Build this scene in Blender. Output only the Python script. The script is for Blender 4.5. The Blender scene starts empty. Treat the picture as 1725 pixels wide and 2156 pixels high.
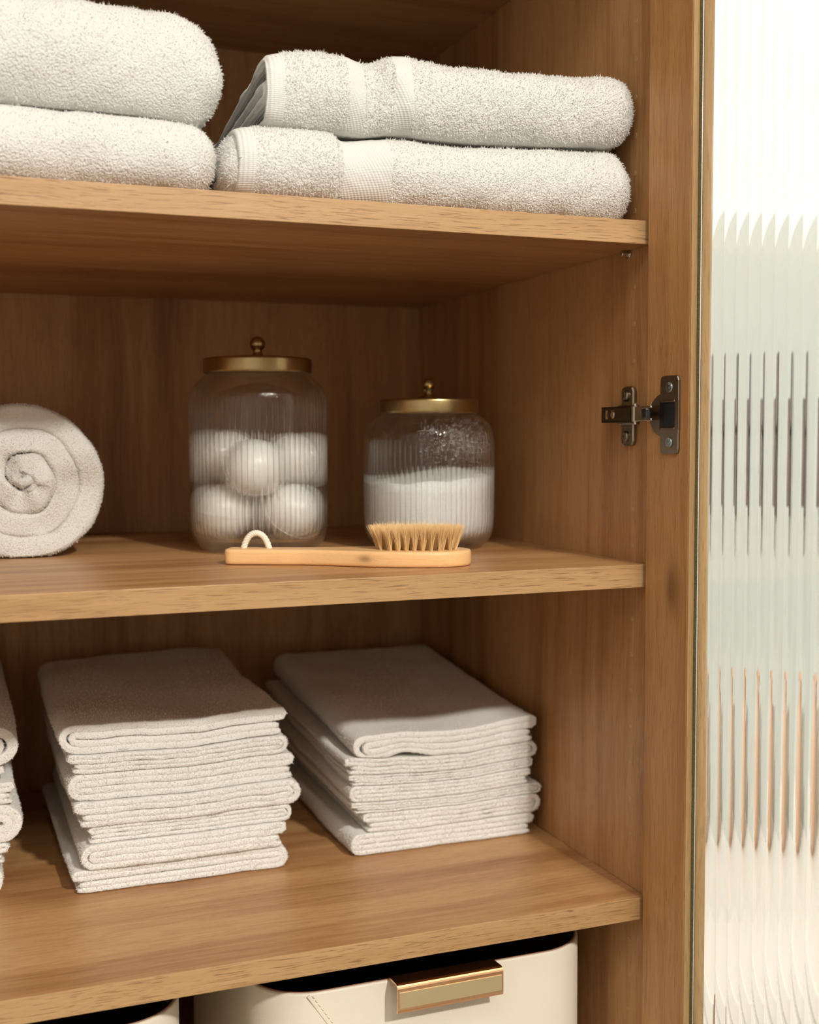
import bpy, math
import numpy as np
from mathutils import Matrix, Vector

C = bpy.context.scene.collection
PI = math.pi
rng = np.random.default_rng(7)

# ------------------------------------------------------------------ camera
cam_d = bpy.data.cameras.new('camera')
cam = bpy.data.objects.new('camera', cam_d)
C.objects.link(cam)
bpy.context.scene.camera = cam
yaw, pitch, roll, fpx = 0.3676, 0.0623, -0.0039, 2540.3
Fw = Vector((math.sin(yaw)*math.cos(pitch), math.cos(yaw)*math.cos(pitch), -math.sin(pitch)))
R0 = Vector((math.cos(yaw), -math.sin(yaw), 0)); U0 = R0.cross(Fw)
Rv = R0*math.cos(roll) + U0*math.sin(roll); Uv = Rv.cross(Fw)
m = Matrix((Rv, Uv, -Fw)).transposed().to_4x4()
m.translation = Vector((-0.559, -0.883, 0.3993))
cam.matrix_world = m
cam_d.sensor_fit = 'HORIZONTAL'; cam_d.sensor_width = 24.0
cam_d.lens = 24.0*fpx/1725
cam_d.clip_start = 0.02
cam_d.dof.use_dof = True
cam_d.dof.focus_distance = 0.985
cam_d.dof.aperture_fstop = 3.9
cam_d.dof.aperture_blades = 9

# ------------------------------------------------------------------ render look, world, lights
sc = bpy.context.scene
sc.render.engine = 'CYCLES'
sc.cycles.use_denoising = True
sc.cycles.max_bounces = 14
sc.cycles.transmission_bounces = 12
sc.cycles.transparent_max_bounces = 24
sc.cycles.glossy_bounces = 6
sc.cycles.diffuse_bounces = 6
sc.cycles.sample_clamp_indirect = 6
sc.view_settings.view_transform = 'Standard'
sc.view_settings.look = 'None'
sc.view_settings.gamma = 1
sc.view_settings.use_curve_mapping = False
sc.view_settings.exposure = 0.08
wd = bpy.data.worlds.new('world'); sc.world = wd; wd.use_nodes = True
wd.node_tree.nodes['Background'].inputs[0].default_value = (1, .93, .85, 1)
wd.node_tree.nodes['Background'].inputs[1].default_value = 0.25

def area(name, loc, target, size, power, color, size_y=None, shape='RECTANGLE'):
    l = bpy.data.lights.new(name, 'AREA'); l.energy = power; l.color = color
    l.shape = shape; l.size = size
    if size_y: l.size_y = size_y
    o = bpy.data.objects.new(name, l); C.objects.link(o); o.location = loc
    o.rotation_euler = (Vector(target)-Vector(loc)).to_track_quat('-Z', 'Y').to_euler()
    return o
area('ceiling_spot', (0.26, -2.9, 2.2), (-.3, .1, .2), .17, 97, (1, .955, .885), shape='DISK')
area('ceiling_spot', (-.55, -2.95, 2.2), (-.3, .1, .2), .12, 10, (1, .92, .80), shape='DISK')
area('overhead_fill', (-1.0, -1.35, 2.22), (-.6, -.4, 0), 1.5, 28, (1, .965, .92), 1.3)  # added soft fill from above, not a fixture; fades with shelf depth
area('front_left_fill', (-1.5, -2.4, .65), (-.3, 0, .3), 1.7, 4, (1, .96, .92), 1.6)  # added weak fill from behind the camera, no window stands there
area('back_wall_fill', (1.0, -.55, 2.2), (.75, .5, .1), .5, 14.5, (1, .98, .955), .5)  # added fill that whitens the wall and vanity behind the reeded glass

# ------------------------------------------------------------------ mesh helpers
def origin_of(o):
    v = np.zeros(3)
    while o is not None:
        v += np.array(o.location); o = o.parent
    return v

def build(name, parts, mats, parent=None, loc=None):
    """parts: list of (verts Nx3 world, faces FxK, material index, smooth). One mesh object."""
    if not isinstance(mats, (list, tuple)): mats = [mats]
    base = origin_of(parent) if parent is not None else (np.array(loc, float) if loc is not None else np.zeros(3))
    vs, lv, ls, mi, sm = [], [], [], [], []
    off = 0; lo = 0
    for p in parts:
        V, F = np.asarray(p[0], float), np.asarray(p[1], np.int64)
        m_i = p[2] if len(p) > 2 else 0
        s = p[3] if len(p) > 3 else True
        n, k = F.shape
        vs.append(V - base); lv.append((F+off).ravel())
        ls.append(lo + np.arange(n)*k)
        lo += n*k; off += len(V)
        mi.append(np.full(n, m_i)); sm.append(np.full(n, s, bool))
    V = np.concatenate(vs); LV = np.concatenate(lv); LS = np.concatenate(ls)
    me = bpy.data.meshes.new(name)
    me.vertices.add(len(V)); me.vertices.foreach_set('co', V.ravel().astype(np.float32))
    me.loops.add(len(LV)); me.loops.foreach_set('vertex_index', LV.astype(np.int32))
    me.polygons.add(len(LS)); me.polygons.foreach_set('loop_start', LS.astype(np.int32))
    for mt in mats: me.materials.append(mt)
    me.polygons.foreach_set('material_index', np.concatenate(mi).astype(np.int32))
    me.polygons.foreach_set('use_smooth', np.concatenate(sm))
    me.update(calc_edges=True)
    if len(LS) < 150000 and sum(len(p[1]) for p in parts if len(p) > 3 and not p[3]) < 6000:
        import bmesh
        bm = bmesh.new(); bm.from_mesh(me); bmesh.ops.recalc_face_normals(bm, faces=bm.faces[:]); bm.to_mesh(me); bm.free()
    o = bpy.data.objects.new(name, me); C.objects.link(o)
    if parent is not None: o.parent = parent
    elif loc is not None: o.location = loc
    return o

def thing(name, label, cat, loc, group=None):
    o = bpy.data.objects.new(name, None); C.objects.link(o)
    o.location = loc; o.empty_display_size = .02
    return tag(o, label, cat, group)
def tag(o, label, cat, group=None):
    o['label'] = label; o['category'] = cat
    if group: o['group'] = group
    return o
def struct(name, parts, mat):
    o = build(name, parts, mat); o['kind'] = 'structure'; return o

def boxp(x0, x1, y0, y1, z0, z1, bev=0.0, M=None, mi=0):
    """box with rounded-off (chamfered) edges; M: optional 4x4 applied after"""
    import bmesh
    bm = bmesh.new(); bmesh.ops.create_cube(bm, size=1)
    for v in bm.verts:
        v.co = Vector(((x0+x1)/2+v.co.x*(x1-x0), (y0+y1)/2+v.co.y*(y1-y0), (z0+z1)/2+v.co.z*(z1-z0)))
    if bev: bmesh.ops.bevel(bm, geom=bm.edges[:], offset=bev, segments=2, affect='EDGES', profile=.6)
    bmesh.ops.triangulate(bm, faces=bm.faces[:])
    V = np.array([v.co[:] for v in bm.verts]); F = np.array([[v.index for v in f.verts] for f in bm.faces])
    bm.free()
    if M is not None: V = V@np.array(M)[:3, :3].T + np.array(M)[:3, 3]
    return (V, F, mi, False)

def grid(P, close_u=False, close_v=False, mi=0, smooth=True):
    """P: nu x nv x 3"""
    nu, nv = P.shape[:2]
    I = np.arange(nu*nv).reshape(nu, nv)
    A = I if not close_u else np.vstack([I, I[:1]])
    A = A if not close_v else np.hstack([A, A[:, :1]])
    F = np.stack([A[:-1, :-1], A[1:, :-1], A[1:, 1:], A[:-1, 1:]], -1).reshape(-1, 4)
    return (P.reshape(-1, 3), F, mi, smooth)

def lathe(prof, cx, cy, cz, n=96, mi=0, rib=None):
    """prof: list of (r,z). rib: f(r,z,theta)->r"""
    prof = np.array(prof, float); th = np.arange(n)*2*PI/n
    r = prof[:, 0][:, None]*np.ones(n); z = prof[:, 1][:, None]*np.ones(n)
    T = np.ones(len(prof))[:, None]*th
    if rib is not None: r = rib(r, z, T)
    P = np.stack([cx+r*np.cos(T), cy+r*np.sin(T), cz+z], -1)
    return grid(P[:, ::-1], close_v=True, mi=mi)

def tube(pts, r, n=10, mi=0, caps=True):
    pts = np.array(pts, float); T = np.gradient(pts, axis=0); T /= np.linalg.norm(T, axis=1)[:, None]
    up = np.array([0, 0, 1.]) if abs(T[0][2]) < .9 else np.array([1., 0, 0])
    a = np.cross(T[0], up); a /= np.linalg.norm(a); rings = []
    r = np.ones(len(pts))*r
    for i, (p, t) in enumerate(zip(pts, T)):
        a = a - t*(a@t); a /= np.linalg.norm(a); b = np.cross(t, a)
        th = np.arange(n)*2*PI/n
        rings.append(p + r[i]*(np.cos(th)[:, None]*a + np.sin(th)[:, None]*b))
    if caps:
        rings = [np.repeat(pts[:1], n, 0)] + rings + [np.repeat(pts[-1:], n, 0)]
    return grid(np.array(rings), close_v=True, mi=mi)

def cyl(p0, p1, r, n=32, mi=0, bev=0.0):
    """solid cylinder between points with chamfered rims"""
    p0 = np.array(p0, float); p1 = np.array(p1, float); L = np.linalg.norm(p1-p0); t = (p1-p0)/L
    a = np.cross(t, [0, 0, 1.] if abs(t[2]) < .9 else [1., 0, 0]); a /= np.linalg.norm(a); b = np.cross(t, a)
    prof = [(0, 0), (r-bev, 0), (r, bev), (r, L-bev), (r-bev, L), (0, L)]
    th = np.arange(n)*2*PI/n
    P = np.array([[p0 + t*z + rr*(np.cos(q)*a+np.sin(q)*b) for q in th] for rr, z in prof])
    return grid(P, close_v=True, mi=mi, smooth=False)

def prism(outline, ax, p0, depth, mi=0, bev=0.0):
    """outline: Nx2 in the two in-plane axes; ax: (A,B,Nrm) vectors; extruded by depth along Nrm from p0, convex-ish fan caps"""
    O = np.array(outline, float); A, B, N = [np.array(v, float) for v in ax]; p0 = np.array(p0, float)
    c = O.mean(0); n = len(O)
    def ring(s, d): 
        Q = c + (O-c)*s
        return p0 + Q[:, :1]*A + Q[:, 1:]*B + N*d
    size = np.abs(O-c).max(); k = 1-bev/size
    rings = [np.repeat((p0+c[0]*A+c[1]*B)[None], n, 0), ring(k, 0), ring(1, bev), ring(1, depth-bev), ring(k, depth), np.repeat((p0+c[0]*A+c[1]*B+N*depth)[None], n, 0)]
    return grid(np.array(rings), close_v=True, mi=mi, smooth=False)

def rrect(w, h, r, n=6):
    pts = []
    for cx, cy, a0 in ((w/2-r, h/2-r, 0), (-w/2+r, h/2-r, 90), (-w/2+r, -h/2+r, 180), (w/2-r, -h/2+r, 270)):
        for i in range(n+1):
            a = math.radians(a0+90*i/n); pts.append((cx+r*math.cos(a), cy+r*math.sin(a)))
    return np.array(pts)

def vnoise(P, scale, seed=0):
    """smooth 3D value noise in -1..1"""
    Q = np.asarray(P)*scale + seed*17.13
    i = np.floor(Q).astype(np.int64); f = Q-i; f = f*f*(3-2*f)
    def h(a, b, c):
        n = (a*374761393 + b*668265263 + c*2147483647 + seed*144665) & 0x7fffffff
        n = (n ^ (n >> 13))*1274126177 & 0x7fffffff
        n = (n ^ (n >> 16))*668265263 & 0x7fffffff
        return (n & 0xffff)/32767.5-1
    x, y, z = i[..., 0], i[..., 1], i[..., 2]; u, v, w = f[..., 0], f[..., 1], f[..., 2]
    r = 0
    for dx in (0, 1):
        for dy in (0, 1):
            for dz in (0, 1):
                r = r + h(x+dx, y+dy, z+dz)*(u if dx else 1-u)*(v if dy else 1-v)*(w if dz else 1-w)
    return r
def fbm(P, scale, seed=0, oct=3):
    r = 0; a = 1
    for k in range(oct): r = r + a*vnoise(P, scale*2**k, seed+k*5); a *= .5
    return r

def quad_normals(V, F):
    d1 = V[F[:, 2]]-V[F[:, 0]]; d2 = V[F[:, 3]]-V[F[:, 1]]
    n = np.cross(d1, d2); ar = np.linalg.norm(n, axis=1)/2
    return n/np.maximum(ar[:, None]*2, 1e-12), ar

def pile(part, n, length=.0022, width=.0008, lean=.8, keep=None, comb=(0, 0, 0), weight=None, mi=None):
    """terry loops: little leaning three-sided spikes scattered over a quad part"""
    V, F = part[0], part[1]
    N, ar = quad_normals(V, F)
    cen = V[F].mean(1)
    w = ar.copy()
    if keep is not None: w = w*keep(cen, N)
    if w.sum() <= 0: return (np.zeros((3, 3)), np.array([[0, 1, 2]]), 0, False)
    idx = rng.choice(len(F), n, p=w/w.sum())
    a, b = rng.random(n)[:, None], rng.random(n)[:, None]
    q = V[F[idx]]
    p = (q[:, 0]*(1-a)+q[:, 1]*a)*(1-b) + (q[:, 3]*(1-a)+q[:, 2]*a)*b
    nn = N[idx]
    t = rng.normal(size=(n, 3)); t -= nn*(t*nn).sum(1)[:, None]; t /= np.linalg.norm(t, axis=1)[:, None]
    cl = vnoise(p, 90, 3)[:, None]
    d = nn + lean*rng.random((n, 1))*t + np.array(comb) + .35*cl*np.array([0, 0, 1.])
    d /= np.linalg.norm(d, axis=1)[:, None]
    L = length*(.55+.75*rng.random((n, 1)))
    L *= np.where(rng.random((n, 1)) < .012, 1.7, 1)
    s = np.cross(d, t); s /= np.maximum(np.linalg.norm(s, axis=1)[:, None], 1e-9)
    u = np.cross(d, s); W = width*(.7+.6*rng.random((n, 1)))
    base = p - nn*.0004
    mid = base + d*L*.6; bend = rng.normal(size=(n, 3))*.35
    tip = mid + (d+bend)*L*.5
    r1, r2 = W*.5, W*.55
    def tri(c, r): return [c + s*r, c - s*r*.5 + u*r*.87, c - s*r*.5 - u*r*.87]
    vv = np.stack(tri(base, r1)+tri(mid, r2)+[tip], 1).reshape(-1, 3)
    o = (np.arange(n)*7)[:, None]
    Fq = np.concatenate([o+np.array([[0, 1, 4, 3]]), o+np.array([[1, 2, 5, 4]]), o+np.array([[2, 0, 3, 5]])])
    Ft = np.concatenate([o+np.array([[3, 4, 6]]), o+np.array([[4, 5, 6]]), o+np.array([[5, 3, 6]])])
    k = part[2] if mi is None else mi
    # tris share the vertex block: emitted as degenerate-free separate parts
    return [(vv, Fq, 1, False), (vv.copy(), Ft, 1, False)]

# ------------------------------------------------------------------ materials
def newmat(name):
    mt = bpy.data.materials.new(name); mt.use_nodes = True
    nt = mt.node_tree; return mt, nt, nt.nodes['Principled BSDF']
def link(nt, a, b): nt.links.new(a, b)
def N(nt, t, **kw):
    n = nt.nodes.new(t)
    for k, v in kw.items(): setattr(n, k, v)
    return n
def setin(n, **kw):
    for k, v in kw.items(): n.inputs[k.replace('_', ' ')].default_value = v
def mathn(nt, op, a, b=None, c=None, clamp=False):
    n = N(nt, 'ShaderNodeMath', operation=op); n.use_clamp = clamp
    for i, v in enumerate((a, b, c)):
        if v is None: continue
        if isinstance(v, (int, float)): n.inputs[i].default_value = v
        else: link(nt, v, n.inputs[i])
    return n.outputs[0]
def ramp(nt, fac, stops, interp='LINEAR'):
    n = N(nt, 'ShaderNodeValToRGB'); r = n.color_ramp; r.interpolation = interp
    while len(r.elements) < len(stops): r.elements.new(.5)
    for e, (p, c) in zip(r.elements, stops):
        e.position = p; e.color = (*c, 1) if len(c) == 3 else c
    link(nt, fac, n.inputs[0]); return n.outputs[0]
def s2l(r, g, b):
    return tuple(((c/255)/12.92 if c/255 <= .04045 else ((c/255+.055)/1.055)**2.4) for c in (r, g, b))
def mixc(nt, fac, a, b, mode='MIX'):
    n = N(nt, 'ShaderNodeMix', data_type='RGBA', blend_type=mode)
    for sock, v in ((n.inputs[0], fac), (n.inputs[6], a), (n.inputs[7], b)):
        if isinstance(v, (int, float)): sock.default_value = v
        elif isinstance(v, tuple): sock.default_value = (*v, 1) if len(v) == 3 else v
        else: link(nt, v, sock)
    return n.outputs[2]

def wood(name, axis, light, mid, dark, rough=.42, knots=(), pore=.55, seed=0.0, spec=.4, lowamp=1.0):
    """oak decor: axis = grain direction 0/1/2, object coordinates in metres"""
    mt, nt, bs = newmat(name)
    tc = N(nt, 'ShaderNodeTexCoord')
    co = tc.outputs['Object']
    # gentle waviness of the grain
    wn = N(nt, 'ShaderNodeTexNoise'); setin(wn, Scale=3.5, Detail=2.0); link(nt, co, wn.inputs['Vector'])
    sub = N(nt, 'ShaderNodeVectorMath', operation='SUBTRACT'); link(nt, wn.outputs['Color'], sub.inputs[0]); sub.inputs[1].default_value = (.5, .5, .5)
    sca = N(nt, 'ShaderNodeVectorMath', operation='SCALE'); link(nt, sub.outputs[0], sca.inputs[0]); sca.inputs['Scale'].default_value = .018
    add = N(nt, 'ShaderNodeVectorMath', operation='ADD'); link(nt, co, add.inputs[0]); link(nt, sca.outputs[0], add.inputs[1])
    vec = add.outputs[0]
    kn_total = None
    for (kx, ky, kz, kr) in knots:
        s = [1/kr]*3; s[axis] = .45/kr
        mp = N(nt, 'ShaderNodeVectorMath', operation='SUBTRACT'); link(nt, co, mp.inputs[0]); mp.inputs[1].default_value = (kx, ky, kz)
        ms = N(nt, 'ShaderNodeVectorMath', operation='MULTIPLY'); link(nt, mp.outputs[0], ms.inputs[0]); ms.inputs[1].default_value = s
        ln = N(nt, 'ShaderNodeVectorMath', operation='LENGTH'); link(nt, ms.outputs[0], ln.inputs[0])
        g = mathn(nt, 'POWER', 2.718, mathn(nt, 'MULTIPLY', mathn(nt, 'MULTIPLY', ln.outputs['Value'], ln.outputs['Value']), -1.2))
        # push the grain aside around the knot
        pv = N(nt, 'ShaderNodeVectorMath', operation='SCALE'); link(nt, mp.outputs[0], pv.inputs[0]); link(nt, mathn(nt, 'MULTIPLY', g, -.8), pv.inputs['Scale'])
        a2 = N(nt, 'ShaderNodeVectorMath', operation='ADD'); link(nt, vec, a2.inputs[0]); link(nt, pv.outputs[0], a2.inputs[1]); vec = a2.outputs[0]
        kn_total = g if kn_total is None else mathn(nt, 'ADD', kn_total, g)
    def stretched(cross, along, detail, rgh, off):
        mp = N(nt, 'ShaderNodeMapping'); s = [cross]*3; s[axis] = along
        mp.inputs['Scale'].default_value = s; mp.inputs['Location'].default_value = (off+seed, off*2+seed, off*3+seed)
        link(nt, vec, mp.inputs['Vector'])
        n = N(nt, 'ShaderNodeTexNoise'); setin(n, Scale=1.0, Detail=detail, Roughness=rgh); link(nt, mp.outputs[0], n.inputs['Vector'])
        return n.outputs['Fac']
    broad = stretched(11, .8, 2, .5, 1.3)
    medium = stretched(55, 2.6, 4, .55, 4.1)
    fine = stretched(420, 14, 3, .6, 7.7)
    pores = stretched(1500, 38, 2, .5, 3.3)
    f = mathn(nt, 'ADD', mathn(nt, 'MULTIPLY', broad, .55*lowamp), mathn(nt, 'ADD', mathn(nt, 'MULTIPLY', medium, .42), mathn(nt, 'MULTIPLY', fine, .26)))
    off = .565-(.55*lowamp+.68)/2
    f = mathn(nt, 'ADD', f, off)
    col = ramp(nt, f, [(.36, dark), (.50, mid), (.62, light), (.78, mid)])
    pm = ramp(nt, pores, [(.57, (0, 0, 0)), (.66, (1, 1, 1))])
    d2 = tuple(c*.62 for c in dark)
    col = mixc(nt, mathn(nt, 'MULTIPLY', pm, pore*.8), col, d2)
    if kn_total is not None:
        kf = mathn(nt, 'MULTIPLY', mathn(nt, 'MULTIPLY', kn_total, medium), 1.7, clamp=True)
        col = mixc(nt, kf, col, tuple(c*.5 for c in dark))
    link(nt, col, bs.inputs['Base Color'])
    setin(bs, Roughness=rough); bs.inputs['Specular IOR Level'].default_value = spec
    bp = N(nt, 'ShaderNodeBump'); setin(bp, Strength=.35, Distance=.0006)
    hh = mathn(nt, 'SUBTRACT', mathn(nt, 'MULTIPLY', fine, .6), mathn(nt, 'MULTIPLY', pm, .35))
    link(nt, hh, bp.inputs['Height']); link(nt, bp.outputs[0], bs.inputs['Normal'])
    return mt

OAK_L, OAK_M, OAK_D = s2l(190, 146, 98), s2l(170, 124, 79), s2l(138, 94, 55)
oak_x = wood('oak_decor_shelf', 0, OAK_L, OAK_M, OAK_D, knots=((-.345, .075, .29, .012), (-.19, .012, 0, .010), (-.55, .06, 0, .03)), rough=.38)
oak_z = wood('oak_decor_panel', 2, OAK_L, OAK_M, OAK_D, seed=5.0, rough=.45)
oak_back = wood('oak_decor_back', 2, OAK_L, OAK_M, OAK_D, seed=9.0, rough=.5, lowamp=1.3)
oak_door = wood('oak_decor_door', 2, s2l(192, 145, 94), s2l(176, 127, 78), s2l(152, 103, 60), seed=12.0, rough=.45, lowamp=.7, knots=((-.001, -.037, .275, .010),))
edge_x = wood('oak_edge_band', 0, s2l(178, 142, 98), s2l(167, 130, 86), s2l(138, 100, 60), seed=3.0, rough=.45, pore=.9, lowamp=.4)
edge_z = wood('oak_edge_strip', 2, s2l(196, 160, 112), s2l(184, 146, 98), s2l(164, 126, 80), seed=2.0, rough=.5, pore=.6, lowamp=.4)
beech = wood('beech_brush', 0, s2l(228, 184, 130), s2l(221, 174, 119), s2l(203, 152, 100), rough=.42, pore=.12, lowamp=.8, seed=1.5, knots=((.125, -.024, .007, .0035), (.197, -.012, .007, .003)))

def terry(name, col, sheen=.25, bump=.9, scale=520, tl=.10):
    mt, nt, bs = newmat(name)
    setin(bs, Roughness=1.0); bs.inputs['Specular IOR Level'].default_value = .12
    bs.inputs['Sheen Weight'].default_value = sheen; bs.inputs['Sheen Roughness'].default_value = .5
    tc = N(nt, 'ShaderNodeTexCoord')
    v = N(nt, 'ShaderNodeTexVoronoi'); setin(v, Scale=scale, Randomness=1.0); link(nt, tc.outputs['Object'], v.inputs['Vector'])
    n = N(nt, 'ShaderNodeTexNoise'); setin(n, Scale=60.0, Detail=5.0, Roughness=.65); link(nt, tc.outputs['Object'], n.inputs['Vector'])
    c = mixc(nt, n.outputs['Fac'], tuple(x*.96 for x in col), col)
    link(nt, c, bs.inputs['Base Color'])
    h = mathn(nt, 'ADD', mathn(nt, 'MULTIPLY', v.outputs['Distance'], -1.0), mathn(nt, 'MULTIPLY', n.outputs['Fac'], 1.2))
    bp = N(nt, 'ShaderNodeBump'); setin(bp, Strength=bump, Distance=.0012); link(nt, h, bp.inputs['Height'])
    link(nt, bp.outputs[0], bs.inputs['Normal'])
    tr = N(nt, 'ShaderNodeBsdfTranslucent'); link(nt, c, tr.inputs['Color'])
    mx = N(nt, 'ShaderNodeMixShader'); mx.inputs[0].default_value = tl
    link(nt, bs.outputs[0], mx.inputs[1]); link(nt, tr.outputs[0], mx.inputs[2]); link(nt, mx.outputs[0], nt.nodes['Material Output'].inputs['Surface'])
    return mt
WHITE = (.735, .725, .69)
terry_m = terry('white_terry', WHITE, bump=.75, scale=640)
terry_small = terry('white_terry_fine', (.89, .88, .84), scale=700, bump=.4)
terry_roll = terry('cream_terry', (.735, .72, .675), scale=600, bump=.5)

loops_m = terry('terry_loops', (.93, .92, .89), tl=.5, bump=.2, sheen=.1)

def woven(name, axis, col=(.655, .647, .617), freq=620, diag=0.0, bump=.7):
    mt, nt, bs = newmat(name)
    setin(bs, Roughness=.8); bs.inputs['Base Color'].default_value = (*col, 1)
    bs.inputs['Sheen Weight'].default_value = .2
    tc = N(nt, 'ShaderNodeTexCoord'); sp = N(nt, 'ShaderNodeSeparateXYZ'); link(nt, tc.outputs['Object'], sp.inputs[0])
    a, b = sp.outputs[axis], sp.outputs[2 if axis != 2 else 0]
    w1 = mathn(nt, 'SINE', mathn(nt, 'ADD', mathn(nt, 'MULTIPLY', a, freq), mathn(nt, 'MULTIPLY', b, freq*diag)))
    w2 = mathn(nt, 'SINE', mathn(nt, 'MULTIPLY', b, freq*2.3))
    h = mathn(nt, 'ADD', w1, mathn(nt, 'MULTIPLY', w2, .5))
    bp = N(nt, 'ShaderNodeBump'); setin(bp, Strength=bump, Distance=.0005); link(nt, h, bp.inputs['Height']); link(nt, bp.outputs[0], bs.inputs['Normal'])
    return mt
band_m = woven('woven_border', 0, freq=2300, diag=.5, bump=.4)
hem_m = woven('woven_hem', 0, freq=1900, diag=0, bump=.4)

def simple(name, col, rough=.5, metal=0.0, spec=.5, coat=0.0, bumps=None):
    mt, nt, bs = newmat(name)
    bs.inputs['Base Color'].default_value = (*col, 1); setin(bs, Roughness=rough, Metallic=metal)
    bs.inputs['Specular IOR Level'].default_value = spec; bs.inputs['Coat Weight'].default_value = coat
    tc = N(nt, 'ShaderNodeTexCoord'); n = N(nt, 'ShaderNodeTexNoise')
    sca, st, dist = bumps if bumps else (180.0, .08, .0003)
    setin(n, Scale=sca, Detail=3.0); link(nt, tc.outputs['Object'], n.inputs['Vector'])
    bp = N(nt, 'ShaderNodeBump'); setin(bp, Strength=st, Distance=dist); link(nt, n.outputs['Fac'], bp.inputs['Height'])
    link(nt, bp.outputs[0], bs.inputs['Normal'])
    return mt
def brushed(name, col, rough=.3, ring=True):
    mt, nt, bs = newmat(name)
    setin(bs, Metallic=1.0, Roughness=rough)
    tc = N(nt, 'ShaderNodeTexCoord'); mp = N(nt, 'ShaderNodeMapping'); mp.inputs['Scale'].default_value = (90, 90, 3000)
    link(nt, tc.outputs['Object'], mp.inputs['Vector'])
    n = N(nt, 'ShaderNodeTexNoise'); setin(n, Scale=1.0, Detail=3.0); link(nt, mp.outputs[0], n.inputs['Vector'])
    link(nt, mixc(nt, n.outputs['Fac'], tuple(c*.82 for c in col), col), bs.inputs['Base Color'])
    bp = N(nt, 'ShaderNodeBump'); setin(bp, Strength=.12, Distance=.0002); link(nt, n.outputs['Fac'], bp.inputs['Height']); link(nt, bp.outputs[0], bs.inputs['Normal'])
    return mt
brass = brushed('antique_brass', s2l(182, 158, 112), .30)
rose = simple('rose_gold', s2l(232, 186, 142), .22, 1.0)
nickel = simple('nickel_plated', s2l(150, 138, 122), .30, 1.0)
steel = simple('bright_steel', s2l(205, 198, 184), .25, 1.0)
zinc = simple('zinc_screw', s2l(170, 180, 184), .3, 1.0)
blackp = simple('black_plastic', (.012, .012, .013), .35)
plug_m = simple('clear_plug', s2l(184, 146, 104), .3)
gasket_m = simple('gasket_fibre', s2l(112, 104, 64), .95, bumps=(900.0, 1.0, .002))
leather = simple('cream_faux_leather', s2l(226, 217, 199), .48, bumps=(1100.0, .25, .0004))
lining = simple('dark_brown_lining', s2l(58, 46, 36), .85, bumps=(1500.0, .6, .0006))
pipingm = simple('brown_piping', s2l(150, 112, 88), .6)
thread = simple('cream_thread', s2l(232, 222, 200), .7)
rope_m = simple('cotton_rope', s2l(236, 226, 208), .9, bumps=(2500.0, .6, .0004))
bristle_m = simple('natural_bristle', s2l(222, 186, 128), .55)
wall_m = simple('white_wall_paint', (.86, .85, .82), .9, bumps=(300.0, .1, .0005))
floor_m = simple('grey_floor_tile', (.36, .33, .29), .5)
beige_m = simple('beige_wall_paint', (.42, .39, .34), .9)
powder_m = simple('white_powder', (.95, .94, .92), .95, bumps=(1400.0, .8, .001))
speck_m = simple('powder_specks', (.90, .86, .84), .5)

def glassmat(name, mix, tint=(1, 1, 1), ior=1.5, rough=0.0):
    mt = bpy.data.materials.new(name); mt.use_nodes = True; nt = mt.node_tree
    nt.nodes.remove(nt.nodes['Principled BSDF']); out = nt.nodes['Material Output']
    g = N(nt, 'ShaderNodeBsdfGlass'); g.inputs['IOR'].default_value = ior; g.inputs['Roughness'].default_value = rough
    g.inputs['Color'].default_value = (*tint, 1)
    t = N(nt, 'ShaderNodeBsdfTransparent'); t.inputs['Color'].default_value = (*tint, 1)
    x = N(nt, 'ShaderNodeMixShader'); x.inputs[0].default_value = mix
    link(nt, g.outputs[0], x.inputs[1]); link(nt, t.outputs[0], x.inputs[2]); link(nt, x.outputs[0], out.inputs['Surface'])
    return mt
jar_glass = glassmat('jar_glass', .48, (.985, .99, .985))
reeded = glassmat('reeded_glass', .0, (.985, .992, .988))

def ball_mat():
    mt, nt, bs = newmat('white_wrapped_ball')
    setin(bs, Roughness=.28); bs.inputs['Base Color'].default_value = (.93, .91, .86, 1); bs.inputs['Coat Weight'].default_value = .5
    bs.inputs['Coat Roughness'].default_value = .12
    bs.inputs['Subsurface Weight'].default_value = .15; bs.inputs['Subsurface Radius'].default_value = (.01, .008, .006); bs.inputs['Subsurface Scale'].default_value = .3
    tc = N(nt, 'ShaderNodeTexCoord'); n = N(nt, 'ShaderNodeTexNoise'); setin(n, Scale=60.0, Detail=3.0, Distortion=1.0); link(nt, tc.outputs['Object'], n.inputs['Vector'])
    bp = N(nt, 'ShaderNodeBump'); setin(bp, Strength=.25, Distance=.002); link(nt, n.outputs['Fac'], bp.inputs['Height']); link(nt, bp.outputs[0], bs.inputs['Normal'])
    return mt
ball_m = ball_mat()

# ------------------------------------------------------------------ the room
XL, XR, YB, YF, ZF, ZC = -2.4, 1.25, .58, -3.7, -1.0, 2.26
def pl(x0, x1, y0, y1, z0, z1): return [boxp(x0, x1, y0, y1, z0, z1)]
struct('floor', pl(XL-.1, XR+.1, YF-.1, YB+.1, ZF-.1, ZF), floor_m)
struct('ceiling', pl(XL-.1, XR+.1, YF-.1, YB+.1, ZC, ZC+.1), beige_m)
struct('wall_back', pl(XL-.1, XR+.1, YB, YB+.1, ZF, ZC), wall_m)
struct('wall_right', pl(XR, XR+.1, YF-.1, YB, ZF, ZC), wall_m)
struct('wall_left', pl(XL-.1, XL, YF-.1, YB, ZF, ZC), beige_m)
struct('wall_front', pl(XL-.1, XR+.1, YF-.1, YF, ZF, ZC), beige_m)

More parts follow.
